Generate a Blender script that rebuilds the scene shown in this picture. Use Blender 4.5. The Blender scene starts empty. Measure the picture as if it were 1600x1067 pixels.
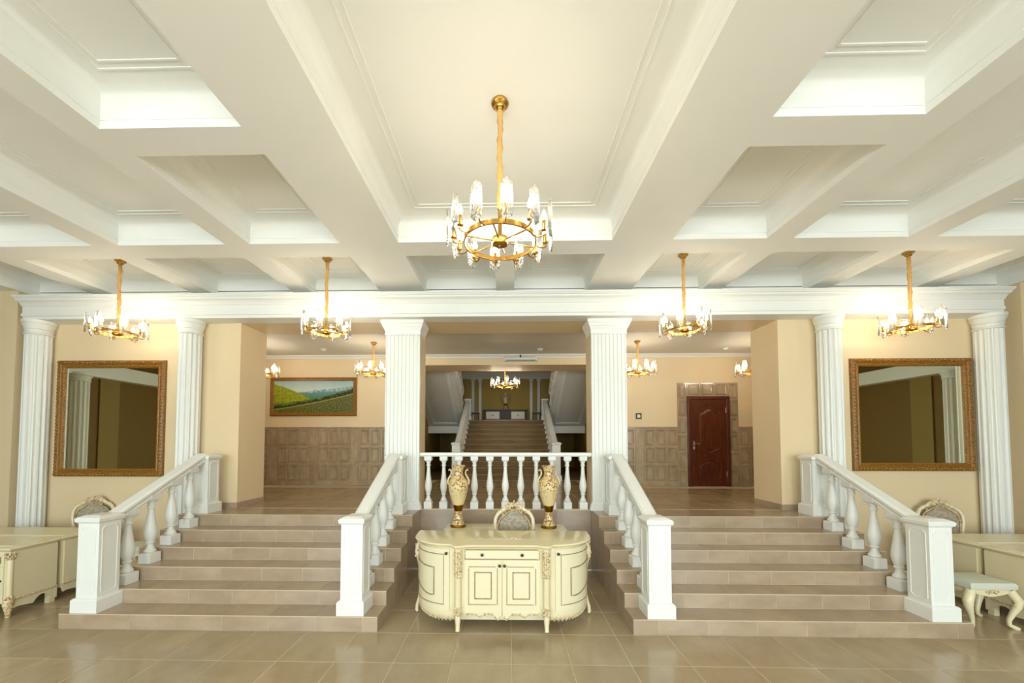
import bpy, bmesh, math, random
from mathutils import Matrix, Vector
R = math.radians; PI = math.pi
random.seed(7)
sc = bpy.context.scene
C = bpy.context.collection

# ------------------------------------------------------------------ camera, world, daylight, exposure
F_PX, PX, PY = 597.4351, 779.4535, 667.4278          # 1600 x 1067 frame
cd = bpy.data.cameras.new('camera'); cam = bpy.data.objects.new('camera', cd); C.objects.link(cam)
cd.sensor_width = 36; cd.sensor_fit = 'HORIZONTAL'; cd.lens = F_PX / 1600 * 36
cd.shift_x = (800 - PX) / 1600; cd.shift_y = (PY - 533.5) / 1600
cd.clip_start = 0.05; cd.clip_end = 200
cam.location = (0.03, 0, 2.0518); cam.rotation_euler = (PI / 2 + .0367, 0, .0216)
sc.camera = cam
sc.view_settings.view_transform = 'Standard'; sc.view_settings.look = 'None'
sc.view_settings.gamma = 1; sc.view_settings.use_curve_mapping = False
sc.view_settings.exposure = 0.22
w = bpy.data.worlds.new('overcast_sky'); sc.world = w; w.use_nodes = True
w.node_tree.nodes['Background'].inputs[0].default_value = (.80, .90, 1, 1)
w.node_tree.nodes['Background'].inputs[1].default_value = 1.0
WIN = [(-6.0, 1.9), (-3.0, 1.9), (0, 1.9), (3.0, 1.9), (6.0, 1.9)]     # windows of the entrance wall behind the camera
WIN_Z = (.45, 3.95); REAR = -4.6
for wx, ww in WIN:
    ld = bpy.data.lights.new('window_daylight', 'AREA'); ld.shape = 'RECTANGLE'
    ld.size = ww; ld.size_y = WIN_Z[1] - WIN_Z[0]; ld.energy = 232; ld.color = (.84, .97, 1)
    lo = bpy.data.objects.new('window_daylight', ld); C.objects.link(lo)
    lo.location = (wx, REAR - .30, sum(WIN_Z) / 2); lo.rotation_euler = (R(58), 0, 0)          # sky light falls in from above

# ------------------------------------------------------------------ mesh helpers
class MB:
    def __init__(s): s.v = []; s.f = []; s.M = Matrix()
    def add(s, vs, fs):
        n = len(s.v); s.v += [tuple(s.M @ Vector(p)) for p in vs]; s.f += [tuple(i + n for i in f) for f in fs]; return s
    def box(s, x0, x1, y0, y1, z0, z1):
        return s.add([(x0,y0,z0),(x1,y0,z0),(x1,y1,z0),(x0,y1,z0),(x0,y0,z1),(x1,y0,z1),(x1,y1,z1),(x0,y1,z1)],
                     [(3,2,1,0),(4,5,6,7),(0,1,5,4),(1,2,6,5),(2,3,7,6),(3,0,4,7)])
    def cbox(s, x0, x1, y0, y1, z0, z1, c=.008):       # box with chamfered top and vertical edges
        def lp(d, z): return [(x0+d,y0+d,z),(x1-d,y0+d,z),(x1-d,y1-d,z),(x0+d,y1-d,z)]
        return s.loops([lp(0, z0), lp(0, z1 - c), lp(c, z1)], caps=True)
    def loops(s, lps, caps=False, ring=False):
        n = len(lps[0]); vs = [p for l in lps for p in l]; fs = []
        m = len(lps)
        for k in range(m if ring else m - 1):
            a, b = k * n, ((k + 1) % m) * n
            fs += [(a + i, a + (i + 1) % n, b + (i + 1) % n, b + i) for i in range(n)]
        if caps: fs += [tuple(range(n))[::-1], tuple(range((m - 1) * n, m * n))]
        return s.add(vs, fs)
    def strip(s, lps):                                   # open loops (rows) joined
        n = len(lps[0]); vs = [p for l in lps for p in l]
        return s.add(vs, [(k*n+i, k*n+i+1, (k+1)*n+i+1, (k+1)*n+i) for k in range(len(lps)-1) for i in range(n-1)])
    def lathe(s, prof, n=24, c=(0, 0, 0), sx=1, sy=1, caps=True):
        return s.loops([[(c[0]+r*sx*math.cos(2*PI*i/n), c[1]+r*sy*math.sin(2*PI*i/n), c[2]+z) for i in range(n)] for r, z in prof], caps=caps)
    def square(s, prof, c=(0, 0), caps=True):            # square 'lathe': (half width, z)
        return s.loops([[(c[0]-h,c[1]-h,z),(c[0]+h,c[1]-h,z),(c[0]+h,c[1]+h,z),(c[0]-h,c[1]+h,z)] for h, z in prof], caps=caps)
    def tube(s, pts, r, n=8, closed=False):
        pts = [Vector(p) for p in pts]; m = len(pts); rr = r if isinstance(r, (list, tuple)) else [r] * m
        lps = []; up = None
        for i, p in enumerate(pts):
            a = pts[i-1] if (i or closed) else p; b = pts[(i+1) % m] if (i < m-1 or closed) else p
            t = (b - a).normalized()
            if up is None: up = Vector((0,0,1)) if abs(t.z) < .9 else Vector((0,1,0))
            u = (up - t * up.dot(t))
            if u.length < 1e-4: u = t.orthogonal()
            u.normalize(); up = u; q = t.cross(u)
            lps.append([tuple(p + (u*math.cos(2*PI*k/n) + q*math.sin(2*PI*k/n)) * rr[i]) for k in range(n)])
        return s.loops(lps, caps=not closed, ring=closed)
    def prism(s, poly, axis, a, b):
        f = {'X': lambda p, t: (t, p[0], p[1]), 'Y': lambda p, t: (p[0], t, p[1]), 'Z': lambda p, t: (p[0], p[1], t)}[axis]
        return s.loops([[f(p, a) for p in poly], [f(p, b) for p in poly]], caps=True)
    def blob(s, c, r, n=8, m=5):
        if not isinstance(r, (list, tuple)): r = (r, r, r)
        return s.loops([[(c[0]+r[0]*math.sin(PI*k/m)*math.cos(2*PI*i/n), c[1]+r[1]*math.sin(PI*k/m)*math.sin(2*PI*i/n), c[2]-r[2]*math.cos(PI*k/m)) for i in range(n)] for k in [.12] + list(range(1, m)) + [m-.12]], caps=True)
    def frame(s, x0, x1, z0, z1, prof, y=0, sgn=-1):      # mitred frame in the XZ plane: prof = [(inset, height towards viewer)]
        lps = []
        for d, h in prof:
            lps.append([(x0+d, y+sgn*h, z0+d), (x1-d, y+sgn*h, z0+d), (x1-d, y+sgn*h, z1-d), (x0+d, y+sgn*h, z1-d)])
        return s.loops(lps, ring=True)
    def mesh(s, name, mat=None, smooth=None):
        me = bpy.data.meshes.new(name); me.from_pydata(s.v, [], s.f)
        b = bmesh.new(); b.from_mesh(me); bmesh.ops.recalc_face_normals(b, faces=b.faces); b.to_mesh(me); b.free()
        if smooth is not None:
            me.polygons.foreach_set('use_smooth', [True] * len(me.polygons)); me.set_sharp_from_angle(angle=R(smooth))
        if mat: me.materials.append(mat)
        return me

def obj(name, m, mat=None, parent=None, smooth=None, loc=(0,0,0), rz=0, kind=None):
    me = m.mesh(name, mat, smooth) if isinstance(m, MB) else m
    o = bpy.data.objects.new(name, me); C.objects.link(o)
    o.location = loc; o.rotation_euler[2] = rz
    if parent: o.parent = parent
    if kind: o['kind'] = kind
    return o
def thing(name, label, cat, loc=(0,0,0), rz=0, group=None):
    o = bpy.data.objects.new(name, None); C.objects.link(o); o.empty_display_size = .1
    o.location = loc; o.rotation_euler[2] = rz
    tag(o, label, cat, group); return o
def tag(o, label, cat, group=None):
    o['label'] = label; o['category'] = cat
    if group: o['group'] = group
    return o
def struct(name, m, mat, smooth=None, parent=None):
    return obj(name, m, mat, parent, smooth, kind='structure' if parent is None else None)
def copy_tree(o, parent=None, loc=None, rz=None, label=None):
    c = o.copy(); C.objects.link(c); c.parent = parent
    if loc is not None: c.location = loc
    if rz is not None: c.rotation_euler[2] = rz
    if label: c['label'] = label
    for ch in o.children: copy_tree(ch, c)
    return c

# ------------------------------------------------------------------ materials
def lin(c): return tuple(((x/255)/12.92 if x/255 <= .04045 else ((x/255+.055)/1.055)**2.4) for x in c) + (1,)
class NT:
    def __init__(s, name):
        s.m = bpy.data.materials.new(name); s.m.use_nodes = True; s.t = s.m.node_tree; s.n = s.t.nodes; s.n.clear()
        s.out = s.n.new('ShaderNodeOutputMaterial')
    def node(s, ty, **kw):
        x = s.n.new(ty)
        for k, v in kw.items(): setattr(x, k, v)
        return x
    def link(s, a, b): s.t.links.new(a, b)
    def val(s, inp, v):
        if hasattr(v, 'is_linked') or hasattr(v, 'links'): s.link(v, inp)
        else: inp.default_value = v
    def math(s, op, a, b=0.0, clamp=False):
        x = s.node('ShaderNodeMath', operation=op, use_clamp=clamp); s.val(x.inputs[0], a); s.val(x.inputs[1], b); return x.outputs[0]
    def mix(s, f, a, b):
        x = s.node('ShaderNodeMix', data_type='RGBA'); s.val(x.inputs[0], f); s.val(x.inputs[6], a); s.val(x.inputs[7], b); return x.outputs[2]
    def coord(s, which='Object'): return s.node('ShaderNodeTexCoord').outputs[which]
    def noise(s, scale, detail=3, rough=.5, vec=None, stretch=None):
        v = vec or s.coord()
        if stretch:
            mp = s.node('ShaderNodeMapping'); mp.inputs['Scale'].default_value = stretch; s.link(v, mp.inputs[0]); v = mp.outputs[0]
        x = s.node('ShaderNodeTexNoise'); x.inputs['Scale'].default_value = scale; x.inputs['Detail'].default_value = detail
        x.inputs['Roughness'].default_value = rough; s.link(v, x.inputs['Vector']); return x.outputs['Fac']
    def ramp(s, f, stops):
        x = s.node('ShaderNodeValToRGB'); e = x.color_ramp.elements
        while len(e) < len(stops): e.new(.5)
        for i, (p, c) in enumerate(stops): e[i].position = p; e[i].color = c
        s.val(x.inputs[0], f); return x.outputs[0]
    def bsdf(s, col, rough=.5, metal=0, bump=None, bstr=.2, bdist=.01, coat=0, spec=None):
        b = s.node('ShaderNodeBsdfPrincipled'); s.val(b.inputs['Base Color'], col); s.val(b.inputs['Roughness'], rough)
        b.inputs['Metallic'].default_value = metal; b.inputs['Coat Weight'].default_value = coat
        if spec is not None: b.inputs['Specular IOR Level'].default_value = spec
        if bump is not None:
            u = s.node('ShaderNodeBump'); u.inputs['Strength'].default_value = bstr; u.inputs['Distance'].default_value = bdist
            s.link(bump, u.inputs['Height']); s.link(u.outputs[0], b.inputs['Normal'])
        s.link(b.outputs[0], s.out.inputs[0]); return b
def paint(name, col, rough=.5, var=.04, scale=3, bump=.05):
    t = NT(name); n = t.noise(scale, 4)
    a = tuple(x*(1-var) for x in lin(col)[:3]) + (1,); b = tuple(min(1, x*(1+var)) for x in lin(col)[:3]) + (1,)
    t.bsdf(t.mix(n, a, b), rough, bump=t.noise(90, 3), bstr=bump, bdist=.004); return t.m
def tile_mat(name, c1, c2, c3, rough=.25, stretch=(1, 1, 1), scale=5, rv=.12, spec=.75):
    t = NT(name)
    rnd = t.node('ShaderNodeObjectInfo').outputs['Random']
    vadd = t.node('ShaderNodeVectorMath', operation='ADD')
    t.link(t.coord(), vadd.inputs[0]); cx = t.node('ShaderNodeCombineXYZ')
    t.link(t.math('MULTIPLY', rnd, 37.), cx.inputs[0]); t.link(t.math('MULTIPLY', rnd, 91.), cx.inputs[1]); t.link(t.math('MULTIPLY', rnd, 13.), cx.inputs[2])
    t.link(cx.outputs[0], vadd.inputs[1]); v = vadd.outputs[0]
    n1 = t.noise(scale, 8, .62, v, stretch); n2 = t.noise(scale * 9, 5, .6, v, stretch)
    col = t.ramp(n1, [(.30, lin(c1)), (.5, lin(c2)), (.72, lin(c3))])
    col = t.mix(t.math('MULTIPLY', n2, .22), col, lin(c1))
    h = t.node('ShaderNodeHueSaturation'); t.link(col, h.inputs['Color'])
    t.link(t.math('ADD', t.math('MULTIPLY', rnd, rv), 1 - rv / 2), h.inputs['Value'])
    t.bsdf(h.outputs[0], t.math('ADD', t.math('MULTIPLY', n2, .10), rough - .05), bump=n2, bstr=.05, bdist=.003, spec=spec); return t.m

M = {}
M['white'] = paint('white_gloss_paint', (233, 233, 226), .38, .02)
M['white_plaster'] = paint('white_plaster_moulding', (236, 236, 230), .55, .02)
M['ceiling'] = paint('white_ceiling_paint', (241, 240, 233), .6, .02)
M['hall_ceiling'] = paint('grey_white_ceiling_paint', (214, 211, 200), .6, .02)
M['beige'] = paint('beige_wall_paint', (229, 207, 168), .6, .03, 2)
M['wing_brown'] = paint('dark_brown_wall_paint', (116, 86, 8), .7, .05, 2)
M['wing_tan'] = paint('olive_tan_wall_paint', (142, 116, 52), .7, .05, 2)
M['ochre'] = paint('ochre_wall_paint', (176, 146, 70), .7, .05, 2)
M['floor_tile'] = tile_mat('brown_stone_floor_tile', (158, 138, 107), (171, 151, 119), (182, 163, 132), .18, (1, .6, 1), 2.6, .08)
M['step_tile'] = tile_mat('brown_stone_step_tile', (158, 137, 113), (172, 150, 125), (184, 163, 138), .22, (.8, .8, 1.6), 3, .08)
M['wall_tile'] = tile_mat('brown_glazed_wall_tile', (160, 139, 110), (176, 155, 125), (190, 171, 143), .14, (1, 1, .5), 6)
M['grout'] = paint('pale_grout', (206, 190, 160), .8, .05, 20)
M['dark_grout'] = paint('brown_grout', (140, 118, 90), .8, .05, 20)
M['upper_stone'] = tile_mat('worn_brown_stair_stone', (110, 86, 50), (128, 102, 62), (142, 116, 76), .5, (.4, 2, 2), 4, .1, .25)
M['upper_tread'] = tile_mat('highlighted_tread_stone', (142, 116, 74), (158, 130, 86), (170, 144, 100), .5, (.4, 2, 2), 4, .1, .25)  # stair stone in lighter colours, a painted highlight that sets treads off from risers
M['cream'] = paint('cream_lacquer', (226, 213, 175), .28, .03, 4, .02)
M['cream_top'] = paint('polished_cream_lacquer', (226, 212, 172), .10, .02, 4, .01)
M['cream_light'] = paint('pale_cream_lacquer', (226, 216, 181), .3, .02, 4, .02)
def patina(name, c1, c2, scale=40, rough=.4):
    t = NT(name); n = t.noise(scale, 4, .6)
    t.bsdf(t.ramp(n, [(.38, lin(c2)), (.58, lin(c1))]), rough, bump=n, bstr=.4, bdist=.004); return t.m
M['carved'] = patina('cream_carving_with_gold_patina', (228, 212, 172), (168, 128, 74))
M['gold_line'] = patina('dull_gold_line', (164, 140, 98), (128, 104, 64), 60)
M['knob'] = paint('dark_bronze_knob', (52, 44, 34), .3, .05)
def metal(name, col, rough, bump=None):
    t = NT(name); t.bsdf(lin(col), rough, 1, bump=t.noise(bump, 3) if bump else None, bstr=.5, bdist=.006); return t.m
M['brass'] = metal('polished_brass', (186, 146, 76), .26)
M['sleeve'] = paint('gold_fabric_chain_sleeve', (214, 164, 92), .55, .25, 60, .4)
M['gilt'] = patina('gilded_frame', (164, 114, 36), (92, 58, 14), 70, .32)
M['gilt_dark'] = patina('antique_gilt_carving', (168, 116, 44), (70, 42, 12), 70, .4)
M['chrome'] = metal('satin_steel', (200, 196, 186), .25)
t = NT('mirror_glass'); b = t.bsdf(lin((226, 226, 205)), .01, 1); M['mirror'] = t.m
t = NT('bulb_glow'); e = t.node('ShaderNodeEmission'); e.inputs[0].default_value = (1, .87, .68, 1); e.inputs[1].default_value = 118; t.link(e.outputs[0], t.out.inputs[0]); M['bulb'] = t.m
t = NT('textured_clear_glass')
n = t.noise(60, 3); u = t.node('ShaderNodeBump'); u.inputs['Strength'].default_value = .8; u.inputs['Distance'].default_value = .01; t.link(n, u.inputs['Height'])
g = t.node('ShaderNodeBsdfGlossy'); g.inputs['Roughness'].default_value = .08; t.link(u.outputs[0], g.inputs['Normal'])
tr = t.node('ShaderNodeBsdfTransparent'); tr.inputs[0].default_value = (.97, .98, .97, 1)
lw = t.node('ShaderNodeLayerWeight'); lw.inputs[0].default_value = .32; t.link(u.outputs[0], lw.inputs['Normal'])
tl = t.node('ShaderNodeBsdfTranslucent'); tl.inputs[0].default_value = (.95, .96, .94, 1); m0 = t.node('ShaderNodeMixShader')
t.link(t.ramp(n, [(.45, (.04, .04, .04, 1)), (.62, (.26, .26, .26, 1))]), m0.inputs[0]); t.link(tr.outputs[0], m0.inputs[1]); t.link(tl.outputs[0], m0.inputs[2])
mx = t.node('ShaderNodeMixShader'); t.link(t.math('ADD', lw.outputs['Fresnel'], .05, True), mx.inputs[0]); t.link(m0.outputs[0], mx.inputs[1]); t.link(g.outputs[0], mx.inputs[2]); t.link(mx.outputs[0], t.out.inputs[0]); M['glass'] = t.m
t = NT('window_glass'); g = t.node('ShaderNodeBsdfGlossy'); g.inputs['Roughness'].default_value = .02
tr = t.node('ShaderNodeBsdfTransparent'); mx = t.node('ShaderNodeMixShader'); mx.inputs[0].default_value = .06
t.link(tr.outputs[0], mx.inputs[1]); t.link(g.outputs[0], mx.inputs[2]); t.link(mx.outputs[0], t.out.inputs[0]); M['pane'] = t.m
t = NT('mahogany_door_wood'); n = t.noise(6, 6, .6, None, (8, 8, .6))
t.bsdf(t.ramp(n, [(.3, lin((58, 22, 10))), (.7, lin((108, 48, 22)))]), .28, bump=n, bstr=.05); M['door'] = t.m
t = NT('grey_damask'); n = t.noise(26, 2, .4); t.bsdf(t.ramp(n, [(.46, lin((150, 136, 114))), (.54, lin((172, 158, 134)))]), .6, bump=n, bstr=.2); M['damask'] = t.m
M['cushion'] = paint('pale_leather_cushion', (206, 208, 190), .45, .03, 6)
M['dark_wood'] = paint('dark_stained_wood', (58, 46, 30), .5, .1, 12)
M['black'] = paint('black_plastic', (24, 22, 20), .4, .02)
M['plastic'] = paint('white_plastic', (222, 222, 214), .4, .02)
t = NT('vase_relief_glaze'); n = t.noise(38, 5, .65); z = t.node('ShaderNodeSeparateXYZ'); t.link(t.coord(), z.inputs[0])
zz = z.outputs[2]
msk = t.math('MULTIPLY', t.math('MULTIPLY', t.math('SUBTRACT', zz, .40), 5., True), t.math('GREATER_THAN', n, .535))
low = t.math('MULTIPLY', t.math('LESS_THAN', zz, .22), t.math('GREATER_THAN', n, .52))
t.bsdf(t.mix(t.math('MAXIMUM', msk, low), lin((226, 202, 150)), lin((142, 96, 40))), .3, bump=n, bstr=.5, bdist=.006); M['vase'] = t.m
M['vase_gold'] = metal('aged_gold_band', (150, 108, 30), .3, 40)
# landscape painting (flat print): sky, far mountains, green hill, bushes, flower slope
t = NT('landscape_painting'); sp = t.node('ShaderNodeSeparateXYZ'); gc = t.coord('Generated'); t.link(gc, sp.inputs[0]); X, Y = sp.outputs[0], sp.outputs[2]
n1 = t.noise(5, 5, .6, gc, (2.2, 1, 1)); n2 = t.noise(30, 5, .75, gc, (2.2, 1, 1)); n3 = t.noise(14, 5, .7, gc, (2.2, 1, 1))
wob = t.math('MULTIPLY', t.math('SUBTRACT', n1, .5), .22)
def below(a, b_, c=0, wb=1.):    # mask: Y < a + b x + c x^2 + wobble
    l = t.math('ADD', t.math('ADD', t.math('MULTIPLY', X, b_), a), t.math('MULTIPLY', t.math('MULTIPLY', X, X), c))
    l = t.math('ADD', l, t.math('MULTIPLY', wob, wb)); return t.math('MULTIPLY', t.math('SUBTRACT', l, Y), 40., True)
col = t.ramp(t.math('ADD', Y, wob), [(.72, lin((196, 208, 196))), (.95, lin((150, 182, 186)))])
col = t.mix(below(.62, .05, .2, 1.), col, t.ramp(n3, [(.4, lin((86, 132, 158))), (.6, lin((176, 196, 198)))]))
col = t.mix(below(.62, -.02, .14, .8), col, t.ramp(t.math('ADD', Y, wob), [(.40, lin((58, 124, 78))), (.66, lin((92, 146, 142)))]))
col = t.mix(below(.93, -.75, -.62, .4), col, t.ramp(n3, [(.3, lin((88, 110, 10))), (.6, lin((168, 172, 30)))]))
col = t.mix(below(.30, .10, .42, .8), col, t.ramp(n3, [(.35, lin((22, 48, 10))), (.6, lin((110, 140, 30)))]))
bush = t.math('MULTIPLY', below(.20, .32, .24, 1.2), t.math('GREATER_THAN', n3, .46))
col = t.mix(bush, col, lin((18, 30, 14)))
col = t.mix(below(.12, .34, .16, .1), col, lin((166, 150, 60)))
col = t.mix(below(.09, .34, .16, .1), col, t.ramp(n2, [(.38, lin((24, 34, 10))), (.47, lin((58, 80, 22))), (.53, lin((104, 120, 36))), (.58, lin((132, 78, 30))), (.66, lin((206, 200, 150)))]))
t.bsdf(col, .5); M['painting'] = t.m

# ------------------------------------------------------------------ key dimensions
L = .96; RISE = .16; TR = .30; D1 = 4.16; XI = 1.368; XO = 4.89; YW = 6.2; YB = 6.88; OPN = 4.39; SOF = 4.04
ZB = 4.48; ZC = 4.75; XW = 7.87; YH = 9.45; YH2 = 10.3; ZH = 4.20; WING = 12.6
TZ = .012                                          # tile thickness

# ------------------------------------------------------------------ lower floor
G = .55; GX0 = .07; GY0 = 4.15; J = .0035
fl = struct('floor', MB().box(-WING, WING, REAR, YW, -.2, -.003), M['grout'])
tile = MB().cbox(-G/2+J, G/2-J, -G/2+J, G/2-J, -TZ, 0, .003).mesh('floor_tile', M['floor_tile'])
rear = MB(); cnt = 0
nx0 = math.floor((-WING - GX0) / G); ny0 = math.floor((REAR - GY0) / G)
for j in range(ny0, 4):
    for i in range(nx0, -nx0 + 1):
        x0, y0 = GX0 + i*G, GY0 + j*G; cx, cy = x0 + G/2, y0 + G/2
        if x0 < -WING or x0 + G > WING or y0 < REAR: continue
        y1 = min(y0 + G, YW)
        if y1 - y0 < .05: continue
        if j >= 0 and abs(cx) - G/2 >= XI and abs(cx) + G/2 <= XO: continue
        if j >= -3 and abs(cx) < XW and y1 == y0 + G and cnt < 300:
            obj('floor_tile', tile, None, fl, loc=(cx, cy, 0)); cnt += 1
        else:
            rear.cbox(x0+J, x0+G-J, y0+J, y1-J, -TZ, 0, .003)
obj('outer_floor_tiles', rear, M['floor_tile'], fl, kind='stuff')

# ------------------------------------------------------------------ upper floor (landing hall) and the tiled wall under its balustrade
uf = struct('floor_upper', MB().box(-XW, XW, YW + TZ, 10.81, .70, L - .003).box(-XI - .1, XI + .1, YW + TZ, YW + .5, 0, .70), M['grout'])
ut = MB().cbox(-G/2+J, G/2-J, -G/2+J, G/2-J, -TZ, 0, .003).mesh('floor_tile', M['floor_tile'])
for j in range(8):
    for i in range(-11, 12):
        cx, cy = i * G, YB + .02 + G/2 + j * G - .66
        if abs(cx) > 6.1: continue
        if cy < YB and abs(cx) + G/2 > OPN - .012:
            e0, e1 = max(cx - G/2, -OPN + .012), min(cx + G/2, OPN - .012)
            if e1 - e0 > .04: obj('floor_tile', MB().cbox(e0 + J, e1 - J, cy - G/2 + J, cy + G/2 - J, L - TZ, L, .003), M['floor_tile'], uf)
            continue
        if cy + G/2 > YH and (abs(cx) + G/2 > 2.35): continue
        if cy + G/2 > 10.81: continue
        obj('floor_tile', ut, None, uf, loc=(cx, cy, L))
wt = MB().cbox(-G/2+J, G/2-J, -.48+J, -J, -TZ, 0, .003)
wt.v = [(x, -z, -y - .48) for x, y, z in wt.v]      # stands upright, face to -y
for k in range(5):
    for q in range(2):
        mb = MB(); x0 = -XI + k * (2*XI/5); mb.box(x0 + J, x0 + 2*XI/5 - J, YW, YW + TZ, q*.475 + J, q*.475 + .475 - J)
        obj('wall_tile', mb, M['step_tile'], uf)
obj('edge_strip', MB().box(-XI, XI, YW - .008, YW + .05, L - .012, L + .004), M['grout'], uf)

# ------------------------------------------------------------------ front flights of tiled steps
def flight(sx, label):
    t = thing('staircase', label, 'staircase', (0, 0, 0))
    a, b = sorted((sx * XI, sx * XO)); body = MB()
    for i in range(6):
        y1 = YW if i == 5 else D1 + (i + 1) * TR
        body.box(a + .003, b - .003, D1 + i*TR + .003, y1 + (.003 if i < 5 else 0), 0, (i+1)*RISE - .003)
    obj('stair_body', body, M['grout'], t)
    W = .515
    for i in range(6):
        y0 = D1 + i * TR; y1 = YW if i == 5 else y0 + TR; z0, z1 = i*RISE, (i+1)*RISE
        off = (.33, .12, .42, .25, .05, .38)[i] * W * 1.0
        xs = [a]; x = a + off + .1
        while x < b - .06: xs.append(x); x += W
        xs.append(b)
        for k in range(len(xs) - 1):
            obj('riser_tile', MB().box(xs[k] + J*.8, xs[k+1] - J*.8, y0, y0 + TZ, z0 + J*.8, z1 - .005), M['step_tile'], t)
            obj('tread_tile', MB().box(xs[k] + J*.8, xs[k+1] - J*.8, y0 + .006, y1 - J, z1 - TZ, z1), M['step_tile'], t)
        for xe in (a, b):
            x0, x1 = (xe, xe + TZ) if xe == a else (xe - TZ, xe)
            obj('side_tile', MB().box(x0, x1, y0 + .005, y1 - J, 0, z1 - .005), M['step_tile'], t)
    # pale edge trims along the nosings
    nz = MB()
    for i in range(6):
        nz.box(a, b, D1 + i*TR - .002, D1 + i*TR + .006, (i+1)*RISE - .006, (i+1)*RISE + .001)
    obj('nosing_trim', nz, M['grout'], t)
    return t
flight(-1, 'brown tiled flight of six steps leading to the hall with the landscape painting')
flight(1, 'brown tiled flight of six steps leading to the hall with the wooden door')

# ------------------------------------------------------------------ facade wall, side stubs, wings, rear wall with windows
for s, nm in ((-1, 'wall_front_left'), (1, 'wall_front_right')):
    a, b = sorted((s*OPN, s*(XW + .5))); struct(nm, MB().box(a, b, YW, YB, 0, SOF), M['beige'])
struct('wall_front_upper', MB().box(-OPN, OPN, 5.93, YB, 4.012, SOF).box(-XW - .5, XW + .5, YW + .01, YB, SOF, ZC + .1), M['beige'])   # soffit of the openings and wall above
struct('trim_2', MB().box(-XW, XW, YW - .006, YW + .01, 4.30, ZC), M['ceiling'])          # white band above the entablature
sk = MB()
for s in (-1, 1):
    a, b = sorted((s*(OPN - .012), s*OPN)); sk.box(a, b, YW - .012, YB, L, L + .09)
    a, b = sorted((s*OPN, s*XO)); sk.box(a, b, YW - .012, YW, L, L + .09)
struct('baseboard_front', sk, M['step_tile'])
for s, nm in ((-1, 'wall_left'), (1, 'wall_right')):
    a, b = sorted((s*XW, s*(XW + .5))); struct(nm, MB().box(a, b, 5.93, YW, 0, ZC), M['beige'])
for s, nm in ((-1, 'wall_wing_left'), (1, 'wall_wing_right')):
    a, b = sorted((s*WING, s*(WING + .3))); wmb = MB().box(a, b, REAR, YW, 0, ZC)
    wo = struct(nm, wmb, M['wing_brown']); a, b = sorted((s*(WING - .04), s*WING)); obj('wall_panel', MB().box(a, b, .25, .85, 0, 3.98), M['wing_tan'], wo)
    a, b = sorted((s*(WING - .35), s*WING)); struct('trim_%d' % (3 if s < 0 else 4), MB().box(a, b, REAR, YW, 3.98, 4.40), M['white_plaster'])
    a, b = sorted((s*(XW + .5), s*WING)); struct('wall_end_' + ('left' if s < 0 else 'right'), MB().box(a, b, YW, YW + .2, 0, ZC), M['beige'])
rw = MB(); edges = [-WING - .3]
for wx, ww in WIN: edges += [wx - ww/2, wx + ww/2]
edges.append(WING + .3)
for k in range(0, len(edges), 2): rw.box(edges[k], edges[k+1], REAR - .25, REAR, 0, ZC)
for wx, ww in WIN:
    rw.box(wx - ww/2, wx + ww/2, REAR - .25, REAR, 0, WIN_Z[0]); rw.box(wx - ww/2, wx + ww/2, REAR - .25, REAR, WIN_Z[1], ZC)
struct('wall_rear', rw, M['beige'])
for k, (wx, ww) in enumerate(WIN):
    f = MB().frame(wx - ww/2, wx + ww/2, WIN_Z[0], WIN_Z[1], [(0, 0), (0, .06), (.05, .06), (.05, 0)], REAR - .10)
    f.box(wx - .025, wx + .025, REAR - .16, REAR - .10, *WIN_Z); f.box(wx - ww/2, wx + ww/2, REAR - .16, REAR - .10, 2.9, 2.95)
    o = struct('window_%d' % (k + 1), f, M['white']); obj('pane', MB().box(wx - ww/2 + .02, wx + ww/2 - .02, REAR - .135, REAR - .13, WIN_Z[0] + .02, WIN_Z[1] - .02), M['pane'], o)

# ------------------------------------------------------------------ coffered ceiling
ce = struct('ceiling', MB().box(-WING, WING, REAR, YW + .02, ZC, ZC + .1), M['ceiling'])
def beam(x0, x1, y0, y1):
    obj('ceiling_beam', MB().box(x0, x1, y0, y1, ZB, ZC), M['ceiling'], ce)
BX = [(1.30, 2.02), (3.14, 3.45), (4.80, 5.12), (6.46, 6.80)]
for s in (-1, 1):
    for a, b in BX: beam(*sorted((s*a, s*b)), REAR, YW)
    beam(*sorted((s*7.85, s*8.35)), REAR, YW)
    beam(*sorted((s*2.02, s*3.14)), 2.82, 3.11); beam(*sorted((s*2.02, s*3.14)), -.7, -.4)
    for a, b in ((2.02, 3.14), (3.45, 4.80), (5.12, 6.46), (6.80, 7.85)): beam(*sorted((s*a, s*b)), 4.56, 4.90)
beam(-1.30, 1.30, 4.56, 4.90); beam(-.14, .14, 4.90, YW)
cells = [(-1.30, 1.30, -3, 4.56, .25), (-1.30, -.14, 4.90, YW, .2), (.14, 1.30, 4.90, YW, .2)]
for s in (-1, 1):
    for a, b, ys in ((2.02, 3.14, [(-.4, 2.82), (3.11, 4.56), (4.9, YW)]), (3.45, 4.80, [(-3, 4.56), (4.9, YW)]), (5.12, 6.46, [(-3, 4.56), (4.9, YW)]), (6.80, 7.85, [(-3, 4.56), (4.9, YW)])):
        for y0, y1 in ys: cells.append((*sorted((s*a, s*b)), y0, y1, .2))
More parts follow.
